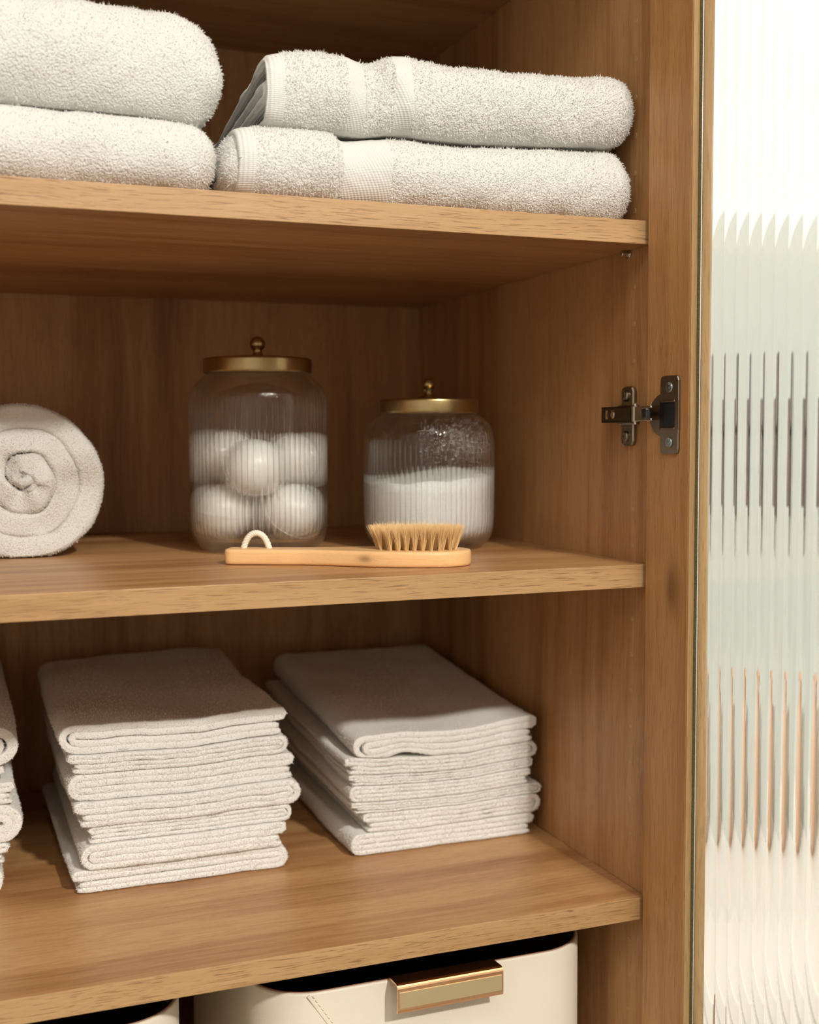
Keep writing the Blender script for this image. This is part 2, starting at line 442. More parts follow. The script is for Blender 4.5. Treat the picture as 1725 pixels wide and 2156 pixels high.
# ------------------------------------------------------------------ cabinet
T = .0195; DP = .5315; XC = -1.12
Z = dict(s0=.8692, s1=.579, s2=.29, s3=0.0, s4=-.265)
cab = thing('storage_cabinet', 'tall open-shelved oak storage cabinet with its reeded glass door swung open', 'cabinet', (XC/2, .27, ZF))
def pbox(name, parent, mat, *a, bev=.0008): return build(name, [boxp(*a, bev=bev)], mat, parent)
pbox('side_panel', cab, oak_z, .0, .019, .0, DP+.008, ZF, 1.3)
pbox('side_panel', cab, oak_z, XC-.019, XC, .0, DP+.008, ZF, 1.3)
pbox('back_panel', cab, oak_back, XC, 0, DP, DP+.008, ZF+.05, 1.3, bev=0)
pbox('top_panel', cab, oak_x, XC, 0, 0, DP, 1.28, 1.3)
pbox('plinth', cab, edge_x, XC, 0, .03, .048, ZF, ZF+.07)
for k in ('s0', 's1', 's2', 's3', 's4'):
    s = pbox('shelf', cab, oak_x, XC+.0005, -.0006, .0012, DP-.0005, Z[k]-T, Z[k], bev=.0004)
    build('edge_band', [boxp(XC+.0005, -.0006, .0, .0012, Z[k]-T, Z[k], bev=.0005)], edge_x, s)
# plugged pin holes up the side panel
k0 = .3037
for k in range(-15, 17):
    z = k0 + .032*k
    if any(abs(z-(Z[q]-T/2)) < .016 for q in Z): continue
    if .36 < z < .45: continue
    y = .0245+.0063*(z-.3)/.42 if z > .3 else .0245+.004*(.3-z)/.42
    c = cyl((.0006, .027, z), (-.0005, .027, z), .0024, 14, bev=.0003)
    build('pin_hole_plug', [c], plug_m, cab)
build('shelf_pin', [cyl((.0, .036, Z['s1']-T-.003), (-.008, .036, Z['s1']-T-.003), .0026, 14, bev=.0006), cyl((0, .036, Z['s1']-T-.003), (-.0016, .036, Z['s1']-T-.003), .0045, 16, bev=.0004)], steel, cab)

# door: frame along d (towards the viewer), n = away from the shelves
DA = math.radians(5.0)
d_ = np.array([math.sin(DA), -math.cos(DA), 0]); n_ = np.array([math.cos(DA), math.sin(DA), 0]); H_ = np.array([-.0062, -.004, 0])
MD = Matrix(((d_[0], n_[0], 0, H_[0]), (d_[1], n_[1], 0, H_[1]), (0, 0, 1, 0), (0, 0, 0, 1)))
DW, SW, TH = .46, .055, .0185
DZ0, DZ1 = ZF+.075, 1.28
door = bpy.data.objects.new('door', None); C.objects.link(door); door.parent = cab
door.location = Vector(H_) - cab.location
def dbox(name, mat, *a, bev=.0008, parent=door): return build(name, [boxp(*a, bev=bev, M=MD)], mat, parent)
# stile: back face plus a paler inner edge strip either side of the glass groove
for s0, s1, g in ((0, SW, 1), (DW-SW, DW, -1)):
    e = SW if g == 1 else DW-SW
    dbox('door_stile', oak_door, s0, s1, 0, TH, DZ0, DZ1)
    a, b = (e, e+.0012) if g == 1 else (e-.0012, e)
    dbox('inner_edge_strip', edge_z, a, b, .0004, .0062, DZ0+SW, DZ1-SW, bev=.0004)
    dbox('inner_edge_strip', edge_z, a, b, .0128, TH-.0004, DZ0+SW, DZ1-SW, bev=.0004)
dbox('door_rail', oak_door, SW, DW-SW, 0, TH, DZ0, DZ0+SW)
dbox('door_rail', oak_door, SW, DW-SW, 0, TH, DZ1-SW, DZ1)
# fibre gasket with a ragged face
zz = np.linspace(DZ0+SW, DZ1-SW, 900); prof = np.array([(SW, .0062), (SW+.0016, .0063), (SW+.0020, .0072), (SW+.0016, .0082), (SW, .0083)])
P = np.array([[MD @ Vector((q[0]+(.0007*rng.random() if 0 < j < 4 else 0), q[1], z)) for j, q in enumerate(prof)] for z in zz])
build('glass_gasket', [grid(P)], gasket_m, door)
# reeded pane: smooth face towards the shelves, convex reeds on the other
pitch_g = .0135; ns = 14; s0, s1 = SW+.001, DW-SW-.001
nr = int((s1-s0)/pitch_g); uu = np.linspace(0, nr, nr*ns+1); ss = s0+(s1-s0)*uu/nr
fr = uu-np.floor(uu); fr[-1] = 0
tb = np.full_like(fr, .0122)
ta = .0094 - .0008*(1-(2*fr-1)**2)
zz = np.array([DZ0+SW+.001, DZ1-SW-.001])
Pb = np.array([[MD @ Vector((s, t, z)) for s, t in zip(ss, tb)] for z in zz]); Pa = np.array([[MD @ Vector((s, t, z)) for s, t in zip(ss, ta)] for z in zz])
loop = np.concatenate([Pa, Pb[:, ::-1]], 1)
V, F, _, _ = grid(loop, close_v=True)
n2 = loop.shape[1]; h = len(ss)
capq = [];
for r0, fl in ((0, 1), (n2, 0)):
    for i in range(h-1):
        q = [r0+i, r0+i+1, r0+n2-2-i, r0+n2-1-i]
        capq.append(q if fl else q[::-1])
build('glass_pane', [(V, np.concatenate([F[:, ::-1], np.array(capq)[:, ::-1]]), 0, False)], reeded, door)

# hinge (a part of the cabinet) with its pieces
hz = .4185
hin = bpy.data.objects.new('hinge', None); C.objects.link(hin); hin.parent = cab
hin.location = Vector((0, 0, hz)) - cab.location
X_, Y_, Z_ = np.array([1., 0, 0]), np.array([0, 1., 0]), np.array([0, 0, 1.])
wing = []
for sg in (1, -1):
    pts = np.array([(.0205, .004), (.0205, .0215), (.0225, .0248), (.0265, .0258), (.0350, .0258), (.0390, .0245), (.0405, .0205), (.0395, .012), (.0412, .004)]); pts[:, 1] *= sg
    wing.append(prism(pts if sg < 0 else pts[::-1], (Y_, Z_, -X_), (-.0002, 0, hz-.0022), .0042, bev=.0012))
wing.append(boxp(-.0048, -.0002, .0165, .0445, hz-.0095, hz+.0075, bev=.001))
build('mounting_plate', wing, nickel, hin)
for sg in (1, -1):
    zc = hz-.0022+sg*.0175
    build('screw', [cyl((-.0035, .0315, zc), (-.0068, .0315, zc), .0048, 22, bev=.001), boxp(-.0073, -.0066, .0285, .0345, zc-.0007, zc+.0007), boxp(-.0073, -.0066, .0308, .0322, zc-.003, zc+.003)], nickel, hin)
arm = [boxp(-.0125, -.0112, .0115, .0600, hz-.0078, hz-.0045, bev=.0004), boxp(-.0125, -.0112, .0115, .0600, hz+.0030, hz+.0062, bev=.0004),
       boxp(-.0125, -.0112, .0115, .0380, hz-.0046, hz+.0032, bev=.0003), boxp(-.0125, -.0112, .0460, .0490, hz-.0046, hz+.0032, bev=.0003), boxp(-.0125, -.0112, .0550, .0600, hz-.0046, hz+.0032, bev=.0003),
       boxp(-.0125, -.0030, .0115, .0600, hz-.0078, hz-.0066, bev=.0003), boxp(-.0125, -.0030, .0115, .0600, hz+.0050, hz+.0062, bev=.0003)]
build('hinge_arm', arm, simple('dark_nickel', s2l(98, 84, 66), .3, 1.0), hin)
build('adjusting_screw', [cyl((-.0128, .0415, hz-.0008), (-.0060, .0415, hz-.0008), .0034, 20, bev=.0008), cyl((-.0105, .0520, hz-.0008), (-.005, .0520, hz-.0008), .0030, 20, bev=.0008)], steel, hin)
build('knuckle_pin', [cyl((-.0105, .0068, hz-.0098), (-.0105, .0068, hz+.0085), .0018, 16, bev=.0005), cyl((-.0105, .0068, hz-.0074), (-.0105, .0068, hz+.006), .0034, 22, bev=.0004)], steel, hin)
def dpt(s, t, z): return np.array(MD @ Vector((s, t, z)))
lk = []
a0 = np.array([-.0118, .0055, 0]); a1 = dpt(.0145, -.0095, 0)*[1, 1, 0]
vdir = a1-a0; Lk = np.linalg.norm(vdir); vdir /= Lk; nd = np.array([vdir[1], -vdir[0], 0])
ML = Matrix(((vdir[0], nd[0], 0, a0[0]), (vdir[1], nd[1], 0, a0[1]), (0, 0, 1, hz), (0, 0, 0, 1)))
lk.append(boxp(0, Lk*.80, -.0008, .0008, -.0068, .0054, bev=.0004, M=ML))
lk.append(boxp(Lk*.6, Lk*1.25, -.0008, .0008, .0036, .0054, bev=.0004, M=ML)); lk.append(boxp(Lk*.6, Lk*1.25, -.0008, .0008, -.0068, -.0050, bev=.0004, M=ML))
build('hinge_link', lk, steel, hin)
ml = [boxp(Lk*.45, Lk*.80, -.0026, -.0009, -.0026, .0010, bev=.0004, M=ML), boxp(Lk*.45, Lk*.50, -.0026, -.0009, .0006, .0030, bev=.0004, M=ML),
      boxp(Lk*.82, Lk*1.15, -.0006, .0040, -.0048, .0034, bev=.001, M=ML)]
build('soft_close_catch', ml, blackp, hin)
# cup flange on the door
D3, N3 = d_, n_
cup_c = .0225
th = np.arange(48)*2*PI/48
cupdisc = prism(np.stack([np.cos(th)*.0175, np.sin(th)*.0175], 1), (D3, Z_, -N3), dpt(cup_c, 0, hz-.0022), .0009, bev=.0003)
plate_o = rrect(.0235, .0640, .0035)
# flange with a window for the mechanism: four strips
fx0, fx1, fz = .0212, .0447, .0320
fl = []
def dplate(s0, s1, z0, z1, t0, t1, bev=.0006): return boxp(s0, s1, t0, t1, hz-.0022+z0, hz-.0022+z1, bev=bev, M=MD)
capo = []
for sg in (1, -1):
    o = np.array([(fx0, .0118), (fx0, fz-.004), (fx0+.0012, fz-.001), (fx0+.004, fz), (fx1-.004, fz), (fx1-.0012, fz-.001), (fx1, fz-.004), (fx1, .0118)]); o[:, 1] *= sg
    fl.append(prism(o if sg > 0 else o[::-1], (D3, Z_, -N3), dpt(0, 0, hz-.0022), .0024, bev=.0005))
fl.append(dplate(.0398, fx1, -.0125, .0125, -.0024, 0))
build('cup_flange', [cupdisc]+fl, nickel, hin)
build('hinge_cup', [dplate(.0190, .0402, -.0118, .0118, -.0012, -.0002, bev=.0002), dplate(.026, .0395, -.0100, .0095, -.0022, -.0002, bev=.0004)], blackp, hin)
for sg in (1, -1): build('cup_rim', [dplate(.022, .0400, *sorted((sg*.0102, sg*.0122)), -.0030, -.001, bev=.0006)], nickel, hin)
for sg in (1, -1):
    c0 = dpt(.0335, -.0022, hz-.0022+sg*.0225); c1 = dpt(.0335, -.0036, hz-.0022+sg*.0225)
    build('screw', [cyl(c0, c1, .0043, 24, bev=.0008),
                    boxp(.0310, .0360, -.0040, -.0034, hz-.00226+sg*.0225, hz-.0004+sg*.0225, M=MD), boxp(.0329, .0341, -.0040, -.0034, hz-.0035+sg*.0225, hz+.0015+sg*.0225, M=MD)], zinc, hin)

# ------------------------------------------------------------------ folded cloth machinery
def arc(cx, cy, rx, ry, a0, a1, n):
    a = np.radians(np.linspace(a0, a1, n)); return np.stack([cx+rx*np.cos(a), cy+ry*np.sin(a)], 1)
def seg(p, q, n): return np.stack([np.linspace(p[0], q[0], n), np.linspace(p[1], q[1], n)], 1)
def fold4(w, H, t, gap=.5, rag=(0, 0), n=30, bul=1.0):
    """cross-section centre line of a sheet folded twice: fold at a=0, open end at a=w. H: height, t: sheet thickness"""
    r = (H-t)/2; ra = r*bul; m_ = H/2; ri = t*gap; c = ra + t/2
    P = [seg((w-rag[0], t/2), (c, t/2), n), arc(c, m_, ra, r, 270, 90, 22)[1:],
         seg((c, H-t/2), (w-r*.3-rag[1], H-t/2), n)[1:],
         arc(w-r*.3-rag[1], (H-t/2+m_+ri)/2, (H-t/2-m_-ri)/2, (H-t/2-m_-ri)/2, 90, -90, 9)[1:-1],
         seg((w-r*.3-rag[1], m_+ri), (c, m_+ri), n)[0:], arc(c, m_, ri, ri, 90, 270, 9)[1:-1], seg((c, m_-ri), (w-rag[0]-.002, m_-ri), n)]
    return np.concatenate(P)
def resample(P, step):
    L = np.r_[0, np.cumsum(np.linalg.norm(np.diff(P, axis=0), axis=1))]; n = int(L[-1]/step)+2
    q = np.linspace(0, L[-1], n); return np.stack([np.interp(q, L, P[:, i]) for i in range(P.shape[1])], 1)
def ribbon(path, t, us, mapf, endt=None, step=.003):
    """sweep a thick ribbon (2D path in a,b) along u; mapf(a,b,u)->xyz. Returns side part and caps part."""
    P = resample(path, step)
    Tn = np.gradient(P, axis=0); Tn /= np.linalg.norm(Tn, axis=1)[:, None]; Nn = np.stack([-Tn[:, 1], Tn[:, 0]], 1)
    n = len(P)
    tt = np.ones(n); k = 3
    for i in range(k):
        f = math.sqrt(1-(1-(i+.3)/k)**2); tt[i] = min(tt[i], f); tt[-1-i] = min(tt[-1-i], f)
    secs = []
    for j, u in enumerate(us):
        e = 1.0 if endt is None else endt[j]
        L = P + Nn*(t/2*tt*e)[:, None]; R = P - Nn*(t/2*tt*e)[:, None]
        O = np.concatenate([L, R[::-1]])
        secs.append(mapf(O[:, 0], O[:, 1], np.full(len(O), u)))
    G = np.array(secs)
    side = grid(G, close_v=True)
    M_ = G.shape[1]; caps = []
    for r0, fl in ((0, 0), (len(us)-1, 1)):
        o = r0*M_; i = np.arange(n-1)
        q = np.stack([o+i, o+i+1, o+M_-2-i, o+M_-1-i], 1)
        caps.append(q[:, ::-1] if fl else q)
    Fall = np.concatenate([side[1], np.concatenate(caps)])
    return (side[0], Fall, 0, True)
def ends(u0, u1, n, r=.002, k=4, lo=.35):
    """stations with rounded ends and thickness factor"""
    a = u0 + r*(1-np.cos(np.linspace(0, PI/2, k))); b = u1 - r*(1-np.cos(np.linspace(0, PI/2, k)))[::-1]
    us = np.concatenate([a, np.linspace(u0+r, u1-r, n)[1:-1], b])
    q = lo+(1-lo)*np.sin(np.linspace(0, PI/2, k)); e = np.concatenate([q, np.ones(n-2), q[::-1]])
    return us, e
def interp(xs, ys): return lambda x: np.interp(x, xs, ys)
def smooth_interp(xs, ys):
    xs = np.array(xs); g = np.linspace(xs[0]-.05, xs[-1]+.05, 600); v = np.interp(g, xs, ys)
    k = np.hanning(31); k /= k.sum(); vp = np.pad(v, 15, mode='edge'); v = np.convolve(vp, k, 'valid')
    return lambda x: np.interp(x, g, v)
def flip_out(part):
    V, F = part[0], part[1]
    # signed volume test so that normals face outwards
    q = V[F]; v = (np.einsum('ij,ij->i', q[:, 0], np.cross(q[:, 1], q[:, 2])) + np.einsum('ij,ij->i', q[:, 0], np.cross(q[:, 2], q[:, 3]))).sum()
    return (V, F[:, ::-1] if v < 0 else F, part[2], part[3])
def split(part, masks):
    """split a quad part by face masks; returns list of parts, last = the rest"""
    V, F = part[0], part[1]; out = []; left = np.ones(len(F), bool)
    for mk in masks:
        out.append((V, F[mk & left], 0, True)); left &= ~mk
    out.append((V, F[left], 0, True))
    res = []
    for (V_, F_, a, b) in out:
        if len(F_) == 0: res.append(None); continue
        u, inv = np.unique(F_, return_inverse=True); res.append((V_[u], inv.reshape(F_.shape), a, b))
    return res
def offset(part, dist):
    V, F = part[0].copy(), part[1]; Nf, ar = quad_normals(V, F); Nv = np.zeros_like(V)
    for k in range(4): np.add.at(Nv, F[:, k], Nf*ar[:, None])
    Nv /= np.maximum(np.linalg.norm(Nv, axis=1)[:, None], 1e-12)
    return (V + Nv*dist, F, part[2], part[3])
def displace(part, amp, scale, seed, oct=3):
    V, F = part[0], part[1]; Nf, ar = quad_normals(V, F); Nv = np.zeros_like(V)
    for k in range(4): np.add.at(Nv, F[:, k], Nf*ar[:, None])
    Nv /= np.maximum(np.linalg.norm(Nv, axis=1)[:, None], 1e-12)
    return (V + Nv*(amp*fbm(V, scale, seed, oct))[:, None], F, part[2], part[3])

# ------------------------------------------------------------------ four bath towels on the upper shelf
def front_keep(yb=.20, zmin=-9, back=-.2):
    def f(c, n):
        k = (n[:, 1] < .35) | (n[:, 2] > .2)
        w = np.where(c[:, 1] < .05, 1.0, np.where(c[:, 1] < yb, .45, .10))
        return w*k*(n[:, 2] > -.9)
    return f
def clamp_tree(root, lo, up=None, xmax=9, xmin=-9):
    """press a soft thing against what it lies on and what lies on it"""
    for ch in list(root.children_recursive):
        if ch.type != 'MESH': continue
        me = ch.data; n = len(me.vertices); co = np.empty(n*3, np.float32); me.vertices.foreach_get('co', co); co = co.reshape(-1, 3).astype(float)
        b0 = origin_of(ch); co += b0; u = co[:, 0]
        co[:, 2] = np.maximum(co[:, 2], lo(u)+.0003)
        if up is not None: co[:, 2] = np.minimum(co[:, 2], up(u)-.0003)
        co[:, 0] = np.clip(co[:, 0], xmin, xmax)
        co -= b0
        me.vertices.foreach_set('co', co.ravel().astype(np.float32)); me.update()
def bath_towel(label, x0, x1, top, bot, y0, depth, t, gap, nloops, seed, round_left=False, wav=.0016, bands=(), hem=None, rr=.03, extra=None, bul=1.0, amp=.0012, low_i=None, up_i=None, xmax=-.0008, xmin=-9, fat=.97):
    """swept along x, fold towards the viewer"""
    Ht = .06
    path = fold4(depth, Ht, t, gap=gap, rag=(.01, .004), bul=bul)
    us, e = ends(x0, x1, int((x1-x0)/.0035), .003)
    # more stations where the right end rounds off
    add = x1 - rr*(1-np.sin(np.linspace(0, PI/2, 14)))**1.0
    us = us[us < x1-rr-.001]; add = x1 - rr*(1-np.sin(np.linspace(0, PI/2, 14)))
    us = np.concatenate([us, add]); e = np.interp(us, [x0, x0+.003, x1-.001, x1], [.35, 1, 1, .9])
    def mp(a, b, u):
        zb, zt = bot(u), top(u)
        f = b/Ht
        s = np.ones_like(u)
        k = np.clip((u-(x1-rr))/rr, 0, .9998); s = (1-k**2.4)**(1/2.4)
        if round_left:
            kl = np.clip(((x0+rr)-u)/rr, 0, .995); s = s*(1-kl**2.2)**(1/2.2)
        mid = (zb+zt)/2*.55 + zb*.45 if round_left else zb*.42+zt*.58
        z = mid + (zb+(zt-zb)*f-mid)*s
        y = y0 + a + .022*(1-s)*np.clip(1-a/.1, 0, 1)
        P = np.stack([u, y, z], 1)
        low = vnoise(P*[1, 1, 0], 14, seed)
        P[:, 2] += wav*low*np.clip(f, 0, 1)
        P[:, 1] += .0035*vnoise(P*[1, 0, 1], 16, seed+9)*np.clip(1-a/.05, 0, 1)
        if extra is not None: P = extra(P, a, f, u)
        return P
    part = flip_out(ribbon(path, t*fat, us, mp, e, step=.0035))
    part = displace(part, amp, 55, seed)
    core = None
    if fat > 1:      # the folded-in layers fill the towel's middle
        cp = flip_out(ribbon(seg((depth*.042, Ht/2), (depth*.9, Ht/2), 60), Ht*.88, us, mp, e, step=.004)); core = cp
    c = part[0][part[1]].mean(1)
    zb = float(bot(np.array([(x0+x1)/2]))[0])
    root = thing('bath_towel', label, 'towel', ((x0+x1)/2, y0+depth/2, zb), 'thick white bath towels on the upper shelf')
    masks = []; names = []
    if hem: masks.append((c[:, 0] > hem[0]) & (c[:, 0] < hem[1])); names.append(('hem', hem_m))
    for (b0, b1) in bands: masks.append((c[:, 0] > b0) & (c[:, 0] < b1)); names.append(('border_band', band_m))
    ps = split(part, masks)
    for (nm, mt), p in zip(names, ps[:-1]):
        if p is not None: build(nm, [p], mt, root)
    body = ps[-1]
    fl = pile(body, int(nloops*.55), .0019, .0005, .8, front_keep())
    build('body', [body]+fl+([core]+pile(core, 9000, .0019, .0005, .8, lambda c, n: (c[:, 0] > x1-rr)*1.0) if core is not None else []), [terry_m, loops_m], root)
    clamp_tree(root, low_i or c2(z1+.0002), up_i, xmax, xmin)
    return root
z1 = Z['s1']
c2 = lambda v: (lambda x: np.full_like(x, v))
# left pair (run out of the picture on the left)
lt = smooth_interp([-1.05, -.52, -.45, -.40, -.355], [.633, .6335, .6335, .632, .629])
bath_towel('lower white bath towel of the left pair, squashed flat on the upper shelf', -1.04, -.3635, lt, c2(z1+.0005), .008, .30, .0122, .5, 95000, 3, wav=.0005, rr=.022, bul=.8, up_i=lambda x: lt(x)+.0006, xmax=-.3622, fat=1.2)
bath_towel('plump white bath towel lying on top of the left pair, highest on the upper shelf', -1.03, -.357,
           smooth_interp([-1.05, -.60, -.514, -.449, -.39, -.355], [.705, .706, .709, .7115, .709, .700]), lambda x: lt(x)+.0010, .010, .30, .0165, .5, 110000, 5, rr=.040, wav=.0008, bul=.75, low_i=lambda x: lt(x)+.0006, xmax=-.3545, fat=1.3)
# right pair
ub = smooth_interp([-.335, -.30, -.285, -.268, -.245, -.225, -.19, -.15, -.10, -.04, 0], [.6345, .6345, .6340, .6335, .6330, .6365, .6355, .6360, .6385, .6420, .6420])
rt_lo = smooth_interp([-.37, -.345, -.30, -.272, -.265, -.22, -.15, -.10, -.03, 0], [.630, .632, .6335, .633, .630, .6345, .634, .6375, .6395, .6395])
def ex_lo(P, a, f, u):
    # the piece right of the flap sags slightly
    g = np.exp(-((u+.255)/.016)**2)*np.clip(1-a/.03, 0, 1); P[:, 1] += .004*g
    return P
lower = bath_towel('lower white bath towel of the right pair, with a wrapped-over flap at its left', -.3612, -.0080, rt_lo, c2(z1+.0005), .010, .29, .0125, .5, 70000, 11, round_left=True, wav=.0005, rr=.020, bands=((-.2680, -.2270),), extra=ex_lo, bul=.75, up_i=lambda x: ub(x)-.0002, xmin=-.3615)
# flap wrapped over the left third of the lower towel
pth = np.concatenate([arc(.0230, .030, .0236, .0288, 268, 96, 40), seg((.0235, .0590), (.20, .0590), 40)])
us, e = ends(-.3500, -.2725, 24, .003)
def mpf(a, b, u):
    zb = z1+.0015; zt = rt_lo(u)
    P = np.stack([u, .0065+a, zb+(zt-zb)*(b/.059)], 1)
    k = np.clip((-.335-u)/.016, 0, 1); P[:, 1] += .004*k**2; P[:, 2] += np.where(b > .03, -.003*k**2, 0)
    P[:, 1] += .002*vnoise(P*[1, 0, 1], 30, 4)*np.clip(1-a/.05, 0, 1)
    return P
fp = displace(flip_out(ribbon(pth, .0042, us, mpf, e, step=.002)), .0006, 60, 8)
cf = fp[0][fp[1]].mean(1)
hemp, bodyp = split(fp, [cf[:, 0] < -.3370])
fo = build('folded_flap', [bodyp]+pile(bodyp, 4500, .0019, .0005, .8, front_keep()), [terry_m, loops_m], lower)
build('hem', [hemp], hem_m, fo)
clamp_tree(lower, c2(z1+.0002), lambda x: ub(x)-.0002, -.0008, -.3615)
# upper right towel: open loop at its left end
ut = smooth_interp([-.335, -.323, -.305, -.285, -.262, -.250, -.246, -.236, -.222, -.20, -.17, -.12, -.04, 0], [.6850, .6880, .6925, .6945, .6930, .6920, .6900, .6915, .6975, .6975, .6945, .6945, .7000, .7010])
def ex_up(P, a, f, u):
    k = np.clip((-.275-u)/.05, 0, 1)
    P[:, 2] -= .17*k*np.clip(P[:, 1]-.035, 0, .15)*np.clip(f, 0, 1)
    # pucker between the two border bands
    g = np.exp(-((u+.243)/.007)**2)*np.clip(1-a/.05, 0, 1); P[:, 1] += .006*g
    g = np.exp(-((u+.219+.3*(P[:, 2]-.665))/.006)**2)*np.clip(1-a/.05, 0, 1); P[:, 1] -= .0035*g
    g = np.exp(-((u+.266-.12*(P[:, 2]-.665))/.006)**2)*np.clip(1-a/.05, 0, 1); P[:, 1] -= .003*g
    return P
bath_towel('upper white bath towel of the right pair, its left end an open looped fold', -.3265, -.0052, ut, ub, .008, .27, .0085, .7, 95000, 21, wav=.0004, rr=.026,
           bands=((-.2640, -.2490), (-.2240, -.2120)), hem=(-.4, -.3120), extra=ex_up, bul=.62, low_i=lambda x: ub(x)-.0002, xmin=-.3500)

# ------------------------------------------------------------------ rolled towel on the middle shelf
z2 = Z['s2']
rc = np.array([-.4915, .3640]); RO = .0772
def roll_path():
    th = np.linspace(0, 2*PI*3.15, 420); r = -.0035 + (RO-.0088+.0035)*(th/th[-1])**.86
    a0 = math.radians(-95)
    ang = a0 + (th - th[-1])*-1.0
    ang = math.radians(205) - th + th[-1]
    return np.stack([rc[0]+r*np.cos(ang), rc[1]+r*np.sin(ang)], 1)
rp = roll_path(); Lr = np.r_[0, np.cumsum(np.linalg.norm(np.diff(rp, axis=0), axis=1))]
us, e = ends(.262, .50, 26, .006, 7, lo=.55)
def mroll(a, b, u):
    P = np.stack([a, u, b], 1)
    dx, dz = a-rc[0], b-rc[1]; r = np.hypot(dx, dz); th = np.arctan2(dz, dx)
    k = np.clip((.33-u)/.07, 0, 1)
    P[:, 1] += k*(.007*vnoise(np.stack([np.cos(th)*1.2, np.sin(th)*1.2, r*28], 1), 1.3, 3) + .006*(r/RO)**3 - .004*(r < .012))
    q = 1 + .030*np.cos(2*(th-2.3))+.012*np.cos(3*th+.4) + .10*vnoise(np.stack([np.cos(th), np.sin(th), r*0], 1), 1.9, 8)*np.clip(1-r/RO, 0, 1)*2*np.clip(r/.02, 0, 1)
    rr_ = r*q
    P[:, 0] = rc[0]+rr_*np.cos(th); P[:, 2] = rc[1]+rr_*np.sin(th)
    P[:, 0] -= .0; P[:, 2] = np.maximum(P[:, 2], z2+.0012+.0006*np.abs(np.sin(a*300)))
    return P
# sheet thickness that nearly fills the winding
rpart = flip_out(ribbon(rp, .0222, us, mroll, e, step=.003))
rpart = displace(rpart, .0009, 60, 6, 2)
rpart[0][:, 2] = np.maximum(rpart[0][:, 2], z2+.001)
rpl = pile(rpart, 30000, .0015, .0005, .9, lambda c, n: (c[:, 1] < .34)*np.where(n[:, 1] < -.2, 1.0, .6))
for q in rpl: q[0][:, 2] = np.maximum(q[0][:, 2], z2+.0006)
o = build('rolled_towel', [rpart]+rpl, [terry_roll, loops_m], None, (rc[0], .38, z2))
tag(o, 'white towel rolled into a fat cylinder, its spiral end facing out on the middle shelf', 'towel')

# ------------------------------------------------------------------ hand towel stacks on the lower shelf
def stack(spec, xa, xb, yf, yb, H, seed, top_of, names, group, sidew=1.0, cloth_loops=12000, bend=None):
    """spec: list (bottom to top) of dict(fold='L'/'R', h=height, dx0, dx1, dy)"""
    tot = sum(s['h'] for s in spec); z = .0006
    for i, s in enumerate(spec):
        h = s['h']/tot*H; t = h/4*1.03
        x0, x1 = xa+s.get('x0', 0), xb+s.get('x1', 0); w = x1-x0
        kind = s.get('kind', 4)
        path = fold4(w, h, t, gap=s.get('gap', .52), rag=s.get('rag', (.004, .001)), n=26, bul=s.get('bul', .9))
        yf_, yb_ = yf+s.get('dy', 0), yb+s.get('dyb', 0)
        us, e = ends(yf_, yb_, 40, .0018, lo=.8)
        def mp(a, b, u, z=z, s=s, x0=x0, x1=x1, yf_=yf_, yb_=yb_, i=i):
            x = x0+a if s['fold'] == 'L' else x1-a
            x = x + s.get('skew', 0)*(u-yf_) + .0022*vnoise(np.stack([u*0+i*3.1, u, b*0], 1), 11, seed+i)
            zz = z+b
            P = np.stack([x, u, zz], 1)
            hf = zz/H
            low = .0030*vnoise(P*[1, 1, 0], 13, seed)+.0016*vnoise(P*[1, 1, 0], 30, seed+2)
            P[:, 2] = zz + hf*(low + (top_of(x, u) if top_of else 0))
            P[:, 2] += .0008*vnoise(P*[1.0, .3, 1.0], 70, seed+i*3)*min(1, i)
            P[:, 1] += .0012*vnoise(P*[1, 0, 1], 45, seed+i)
            if bend: P = bend(P, i, a, b, len(spec))
            return P
        part = flip_out(ribbon(path, t*.98, us, mp, e, step=.0034))
        part = displace(part, .0003, 110, seed+i, 2)
        last = i == len(spec)-1
        def face(V, zq):
            lw = .0030*vnoise(V*[1, 1, 0], 13, seed)+.0016*vnoise(V*[1, 1, 0], 30, seed+2)
            return zq + zq/H*(lw + (top_of(V[:, 0], V[:, 1]) if top_of else 0))
        def clampv(V, z=z, h=h, last=last, i=i, j=0.0):
            V[:, 2] = np.maximum(V[:, 2], np.maximum(face(V, z)+.00035+j, .0007))
            if not last: V[:, 2] = np.minimum(V[:, 2], face(V, z+h)-.00035-j)
            V[:, 0] = np.minimum(V[:, 0], -.0008)
            return V
        clampv(part[0])
        def keep(c, n, yf_=yf_, last=last, x0=x0, x1=x1):
            w_ = np.where(n[:, 1] < -.25, 1.6, 0.0)*(c[:, 1] < yf_+.012)
            w_ = np.maximum(w_, (np.minimum(abs(c[:, 0]-x0), abs(c[:, 0]-x1)) < .016)*(c[:, 1] < yf_+.12)*.7)
            if last: w_ = np.maximum(w_, (n[:, 2] > .4)*.45)
            return w_
        n_l = cloth_loops if not last else int(cloth_loops*2.0)
        pp = pile(part, n_l, .0014, .0005, .9, keep)
        for q in pp: clampv(q[0])
        o = build('hand_towel', [part]+pp, [terry_small, loops_m], None, ((x0+x1)/2, (yf_+yb_)/2, z))
        tag(o, names[i], 'towel', group)
        z += h
zs = Z['s3']
